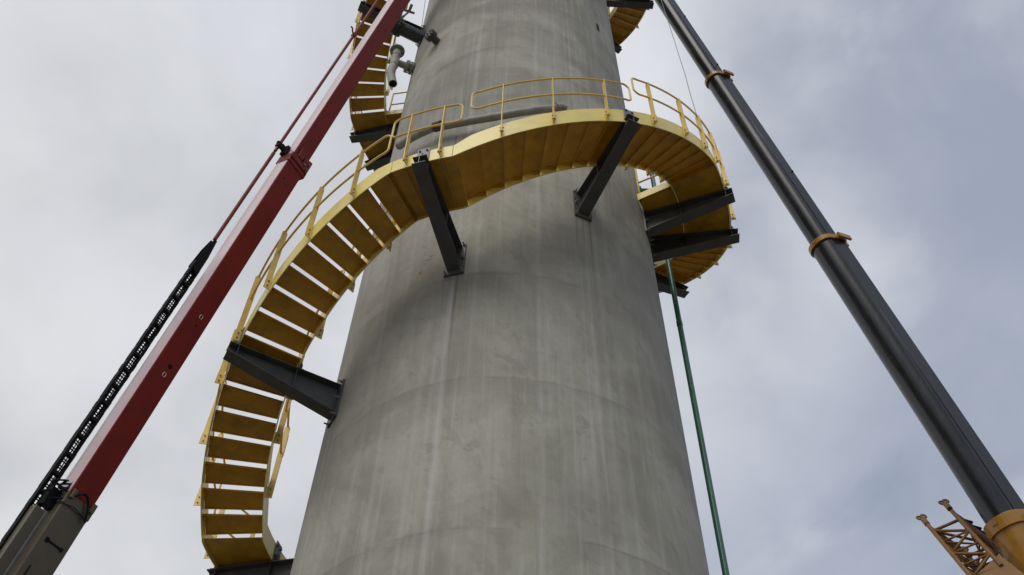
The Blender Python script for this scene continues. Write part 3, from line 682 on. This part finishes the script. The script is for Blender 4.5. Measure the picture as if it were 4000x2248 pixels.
# clevis and cable chain
tcl = tr0 - 0.02
m_ = MB(); c = A + Rp + ax * tcl
q0 = [c + s * 0.022, c - s * 0.022, c - s * 0.055 - ax * 0.22, c - s * 0.075 - ax * 0.55, c + s * 0.055 - ax * 0.62, c + s * 0.05 - ax * 0.3]
for side in (-0.035, 0.035): m_.prism([p + u * side for p in q0], u * 0.006)
m_.frame_box(c - ax * 0.50 - s * 0.01, ax * 0.06, s * 0.055, u * 0.03)
m_.build('clevis', M_black, rc)
ch0 = tcl - 0.52; ch1 = tg + 1.3; sp_ = 0.078; nl = int((ch0 - ch1) / sp_); CW = 0.056
m_ = MB()
for i in range(nl):
    t = ch0 - i * sp_ - 0.05; jit = (random.random() - .5) * 0.006
    c = A + Rp + ax * t + s * jit
    for q in (-1, 1):    # side links, overlapping like scales
        m_.frame_box(c + s * q * CW + u * 0.0, ax * 0.045, s * 0.007, u * 0.030)
        m_.frame_box(c + s * q * (CW - 0.008) + ax * 0.034, ax * 0.018, s * 0.008, u * 0.028)
    m_.frame_box(c + u * 0.028, ax * (0.006 if i % 3 else 0.018), s * CW, u * 0.005)
    m_.frame_box(c - u * 0.028, ax * (0.006 if i % 3 else 0.018), s * CW, u * 0.005)
m_.build('cable_carrier', M_black, rc)
m_ = MB()
for x in (-0.048, -0.038, -0.028, -0.018, 0.012, 0.03):
    pts = []; ph = random.random() * 6
    for i in range(60): pts.append(A + Rp + ax * (ch0 - (ch0 - ch1) * i / 59) + s * (x + 0.004 * sin(i * 1.1 + ph)) + u * 0.006 * cos(i * 0.9 + ph))
    m_.tube(pts, 0.0065, 6)
m_.build('hose', M_black, rc)
# base section
tb0 = tpix(A, ax, 280, 1962); tb1 = tg + 0.9
loft('base_section', A, ax, u, s, tb1, tb0 - 0.02, rbox(hb + 0.016, hh_ + 0.018, 0.016), M_olive, rc)
m_ = MB(); pr = rbox(hb + 0.028, hh_ + 0.028, 0.016); n = len(pr)
vs = [A + ax * t + s * x + u * y for t in (tb0 - 0.12, tb0) for x, y in pr]
m_.add(vs, [(i, (i + 1) % n, (i + 1) % n + n, i + n) for i in range(n)] + [tuple(range(n - 1, -1, -1)), tuple(range(n, 2 * n))])
for w in (-0.85, 0.9): m_.frame_box(A + ax * (tb0 + 0.0) + u * (hh_ + 0.05) + s * hb * w, ax * 0.05, s * 0.022, u * 0.014)
m_.frame_box(A + ax * (tb0 - 0.02) + u * (hh_ * 0.3) + s * (hb + 0.032), ax * 0.03, s * 0.012, u * 0.025)
m_.build('collar', M_olive, rc, bevel=0.004)
U1 = u * (hh_ + 0.022)      # inspection plate edges on the underside
for t, h1, w, x in ((tb0 - 0.50, 0.010, 0.10, 0.0), (tb0 - 0.98, 0.010, 0.12, -0.01), (tb0 - 0.85, 0.07, 0.006, -0.09), (tb0 - 0.85, 0.07, 0.006, 0.11), (tb0 - 0.50, 0.025, 0.02, -0.09), (tb0 - 0.50, 0.02, 0.015, 0.1)):
    m_ = MB(); m_.frame_box(A + ax * t + U1 + s * x, ax * h1, s * w, u * 0.004); m_.build('seam_strip', M_black, rc)
m_ = MB(); pts = []
for i in range(13):
    f = i / 12; pts.append(A + ax * (tb0 - 0.02 - 0.15 * f * f + 0.11 * sin(pi * f)) + u * (hh_ + 0.062) + s * (-hb * 0.75 + 1.6 * hb * f))
m_.tube(pts, 0.014, 8)
pts = [A + ax * (tb0 - 0.16 + 0.05 * sin(pi * f / 10)) + u * (hh_ + 0.05) + s * (-hb * 1.3 + 2.2 * hb * f / 10) for f in range(11)]; m_.tube(pts, 0.005, 6)
m_.build('hose', M_black, rc)
# chain trough beside the base section
To = -s * (hb + 0.118) - u * (hh_ - 0.10)
loft('cable_trough', A + To, ax, u, s, tb1, tb0 - 0.25, rbox(0.058, 0.05, 0.006), M_olive, rc)
m_ = MB(); m_.frame_box(A + To * 0.75 + ax * (tb0 - 0.10), ax * 0.10, s * 0.09, u * 0.05); 
for i in range(14):
    c = A + To * (0.6 + 0.5 * random.random()) + ax * (tb0 - 0.12 + 0.2 * random.random()) + u * 0.08 * random.random(); d_ = V((random.random() - .5, random.random() - .5, random.random() - .5)).normalized() * 0.08
    m_.tube([c - d_, c + d_ * 0.3 + u * 0.03, c + d_], 0.011, 6)
m_.build('hose_bundle', M_black, rc)
# ring marks and holes on the boom underside
for x, y in ((780, 1235), (632, 1457)):
    t = tpix(A + u * hh_, ax, x, y); c = A + ax * t + u * (hh_ + 0.001) + s * 0.02
    m_ = MB(); m_.add([], [])
    for a0 in (20, 200):
        pts = [c + ax * 0.032 * cos(rad(a0 + q * 14)) + s * 0.02 * sin(rad(a0 + q * 14)) + u * 0.001 for q in range(11)]; m_.tube(pts, 0.0055, 5)
    o = m_.build('ring_mark', M_white, rc)
for x, y, r in ((757, 1265, 0.014), (655, 1425, 0.03), (1538, 135, 0.018), (1105, 700, 0.015), (1135, 735, 0.013), (780, 1235, 0.012)):
    m_ = MB(); t = tpix(A + u * hh_, ax, x, y); f = 0.86 if y < 600 else 1.0; c = A + ax * t + u * (hh_ * f - 0.002) + s * (0.03 if x != 1105 else -0.06); m_.tube([c, c + u * 0.0035], r, 12); m_.build('bolt_hole', M_black, rc)
# slewing superstructure below the frame
m_ = MB(); c = A + ax * tb1; m_.frame_box(V((c.x - 0.35, c.y + 0.2, HG + 0.75)), V((1.1, 0, 0)), V((0, 0.7, 0)), V((0, 0, 0.45))); m_.build('superstructure', M_olive, rc, bevel=0.05)
m_ = MB(); m_.tube([V((c.x - 0.35, c.y + 0.2, HG)), V((c.x - 0.35, c.y + 0.2, HG + 0.3))], 0.75, 24); m_.build('slew_ring', M_black, rc)

# grey crane
A = px(3916, 2004, 20.0); B = px(2812, 333, 28.2); ax, u, s = basis(A, B)
if s.dot(CAM - A) < 0: s = -s      # s: flank turned to the camera
tg = (HG - A.z) / ax.z
gc = empty('mobile_crane', A + ax * (tg + 1.0), 'dark grey rounded telescopic crane boom with orange collars, right of the tower', 'crane')
def uprof(w, h, k=14):   # rounded belly (towards u), flat back with square shoulders
    o = []
    for i in range(k + 1):
        a = pi * i / k; o.append((w * 0.80 * cos(a), w * 0.42 + w * 0.64 * sin(a)))
    o += [(-w * 0.97, -h * 0.45), (-w * 0.85, -h * 0.70), (w * 0.85, -h * 0.70), (w * 0.97, -h * 0.45)]
    return o
def usec(t0, t1, w, name='boom_section', mt=None):
    pr = uprof(w, w * 1.0); n = len(pr); vs = [A + ax * t + s * x + u * y for t in (t0, t1) for x, y in pr]
    m_ = MB(); m_.add(vs, [(i, (i + 1) % n, (i + 1) % n + n, i + n) for i in range(n)], True); m_.sm = [i < 14 for i in range(n)]; m_.add(vs, [tuple(range(n - 1, -1, -1)), tuple(range(n, 2 * n))])
    return m_.build(name, mt or M_grey, gc)
t2 = tpix(A, ax, 3235, 972); t1 = tpix(A, ax, 2805, 322)
w3, w2, w1, w0 = 0.373, 0.308, 0.255, 0.425
usec(-0.3, t2, w3); usec(t2 - 0.5, t1, w2); usec(t1 - 0.5, t1 + 9, w1); usec(tg + 1.6, -0.35, w0, 'base_section', M_org)
def ucollar(t, w, th_, L_):
    pr0 = uprof(w + th_, w + th_); pr1 = uprof(w + 0.002, w + 0.002); n = len(pr0)
    vs = [A + ax * tt + s * x + u * y for tt, pr in ((t, pr0), (t + L_, pr0), (t + L_, pr1), (t, pr1)) for x, y in pr]
    m_ = MB(); fs = []
    for q in range(4):
        c = ((q + 1) % 4) * n; fs += [(q * n + i, q * n + (i + 1) % n, c + (i + 1) % n, c + i) for i in range(n)]
    m_.add(vs, fs, False)
    # top bracket that stands proud on the back
    m_.frame_box(A + ax * (t + L_ * 0.3) - u * (w * 0.78 + 0.05), ax * L_ * 0.55, s * w * 0.75, u * 0.09)
    m_.frame_box(A + ax * (t + L_ * 0.2) - u * (w * 0.35) + s * (w + th_ + 0.02), ax * L_ * 0.5, s * 0.03, u * w * 0.55)
    for q in (-0.5, 0.5): m_.frame_box(A + ax * (t + L_ + 0.06) - u * (w * 0.86) + s * w * q, ax * 0.08, s * 0.015, u * 0.03)
    m_.frame_box(A + ax * (t + L_ * 0.6) + u * (w * 1.04 + th_), ax * 0.03, s * 0.05, u * 0.02)
    o = m_.build('collar', M_org, gc, bevel=0.006)
ucollar(t2 - 0.02, w3, 0.048, 0.13); ucollar(t1 - 0.02, w2, 0.044, 0.12); ucollar(-0.42, w0, 0.04, 0.24)
# weld ridge and smears along the flank, stops
for (t0, t1_, w) in ((-0.2, t2 - 0.3, w3), (t2 + 0.2, t1 - 0.2, w2), (t1 + 0.2, t1 + 9, w1)):
    m_ = MB(); c0_ = s * (w * 0.80 + 0.001) + u * w * 0.42; m_.tube([A + ax * t0 + c0_, A + ax * t1_ + c0_], 0.010, 8); m_.build('weld_seam', M_grey, gc)
for x, y, k_ in ((2655, 70, w1), (2783, 257, w1), (3215, 575, w2)):
    m_ = MB(); t = tpix(A + s * k_, ax, x, y); c = A + ax * t + s * (k_ * 0.95) - u * k_ * 0.3; m_.tube([c, c + s * 0.03], 0.02, 10); m_.build('stop_pin', M_black, gc)
m_ = MB(); c = A + ax * (tg + 1.2); m_.frame_box(V((c.x + 0.8, c.y + 0.3, HG + 1.1)), V((1.9, 0, 0)), V((0, 1.1, 0)), V((0, 0, 0.6))); m_.build('superstructure', M_org, gc, bevel=0.06)
m_ = MB(); m_.tube([V((c.x + 0.8, c.y + 0.3, HG)), V((c.x + 0.8, c.y + 0.3, HG + 0.5))], 1.2, 24); m_.build('slew_ring', M_black, gc)

# lattice jib stowed beside the orange base
jb = px(3600, 2065, 20.6)
def jp(x, y, d): return px(3400 + x / 3.232, 1800 + y / 3.232, d)
c1 = jp(790, 890, 20.2); b1 = jp(1130, 1300, 19.3)
axj = (b1 - c1).normalized(); c2 = jp(1045, 655, 20.5)
l1 = (c2 - c1); l1 = l1 - axj * l1.dot(axj); c3 = jp(1330, 720, 21.6); l2 = (c3 - c1); l2 = l2 - axj * l2.dot(axj) ; l2 = l2 - l1.normalized() * l2.dot(l1.normalized()) * 0.6
jib = empty('lattice_jib', c1, 'orange lattice jib with open tubes and forked ends stowed beside the right crane', 'jib')
Ln = (b1 - c1).length * 1.42; e = [c1, c1 + l1, c1 + l1 + l2, c1 + l2]
for i, q in enumerate(e):
    m_ = MB(); ext = 0.32 if i < 2 else 0.15
    m_.tube([q - axj * ext, q + axj * Ln], 0.042 if i < 2 else 0.035, 10); m_.build('chord', M_orgd, jib)
for i, q in enumerate(e[:2] + e[2:]):
    m_ = MB(); ex = 0.50 if i == 0 else (0.66 if i == 1 else 0.2)
    t = q - axj * ex; m_.tube([q - axj * (ex - 0.25), t + axj * 0.04], 0.055, 10)
    for k2 in (-1, 1):
        cc = t + l1.normalized() * 0.04 * k2; rr_ = 0.055
        pts = [cc - axj * 0.03 + axj * rr_ * cos(rad(a)) + l1.normalized() * rr_ * 0.6 * sin(rad(a)) + l2.normalized() * rr_ * 0.5 * sin(rad(a)) for a in range(0, 360, 30)]
        m_.tube(pts, 0.02, 8, closed=True)
    m_.build('fork', M_orgd, jib)
def brace(p, q, r=0.027):
    m_ = MB(); m_.tube([p, q], r, 8); m_.build('brace', M_orgd, jib)
for i in range(4):
    p, q = e[i], e[(i + 1) % 4]
    m = 4; 
    for k2 in range(m):
        t0, t1_ = Ln * k2 / m, Ln * (k2 + 1) / m
        if k2 % 2: brace(p + axj * t1_, q + axj * t0)
        else: brace(p + axj * t0, q + axj * t1_)
        brace(p + axj * t0, q + axj * t0, 0.03 if k2 == 0 else 0.02)
        if i == 0: brace(p + axj * t1_, e[2] + axj * t0, 0.018)
brace(e[0], e[2]); brace(e[1] + axj * Ln * 0.5, e[3] + axj * Ln * 0.25, 0.018); brace(e[0] + axj * Ln * 0.75, e[2] + axj * Ln * 0.5, 0.018); brace(e[1] + axj * Ln * 0.25, e[3] + axj * Ln * 0.75, 0.02); brace(e[2] - axj * 0.3, e[3] + axj * Ln * 0.2, 0.025); brace(e[0] + axj * 0.15, e[3] + axj * 0.05, 0.03); brace(e[1] - axj * 0.15, e[2] - axj * 0.1, 0.035)
brace(e[1] - axj * 0.28, e[2] - axj * 0.30, 0.03); brace(e[0] - axj * 0.22, e[3] - axj * 0.28, 0.022)
m_ = MB(); 
for f in (0.35, 0.6, 0.8):
    cc = e[1] + l2 * f - axj * 0.28; m_.tube([cc - l2.normalized() * 0.10 - l1.normalized() * 0.03, cc + l2.normalized() * 0.10 + l1.normalized() * 0.06], 0.032, 6)
m_.build('pin', M_black, jib)
m_ = MB(); q = c1 + axj * Ln + l1 * 0.5 + l2 * 0.5
m_.prism([e[0] + axj * (Ln - 0.05), e[1] + axj * (Ln - 0.05), e[2] + axj * (Ln - 0.05), e[3] + axj * (Ln - 0.05)], axj * 0.05)
m_.prism([e[0] + axj * Ln, e[1] + axj * (Ln - 0.3) + l1 * 0.2, e[1] + axj * (Ln + 1.0) + l1 * 0.5, e[0] + axj * (Ln + 1.3)], l2.normalized() * 0.05); m_.build('mounting_plate', M_orgd, jib)

# ------------------------------------------------------------------ loose wires
w_ = MB(); bl_ = px(2726, 462, 17.5); pts = []
zz = bl_.z
wp = [(2726, 462), (2718, 440), (2703, 390), (2690, 345), (2678, 298), (2660, 242), (2649, 207), (2636, 165), (2624, 128), (2593, 33), (2560, -70)]
for x, y in wp:
    d = (px(x, y, 1) - CAM); k2 = (bl_.y - CAM.y) / d.y; pts.append(CAM + d * k2)
w_.tube(pts, 0.0065, 6); 
hw_ = empty('hanging_wire', bl_, 'thin wire with a small ball at its end hanging between stairs and grey boom', 'wire')
w_.build('wire', M_wire, hw_); b_ = MB(); b_.sphere(bl_, 0.024); b_.build('end_ball', M_wire, hw_)
w_ = MB(); a_ = px(1622, 238, 21.5); w_.tube([a_, V((a_.x, a_.y, a_.z + 1.1)), px(1663, -10, 23.0)], 0.006, 6)
tag(w_.build('thin_wire', M_wire, None, origin=tuple(a_)), 'thin wire running down past the dark valve at the upper left', 'wire')
clean()
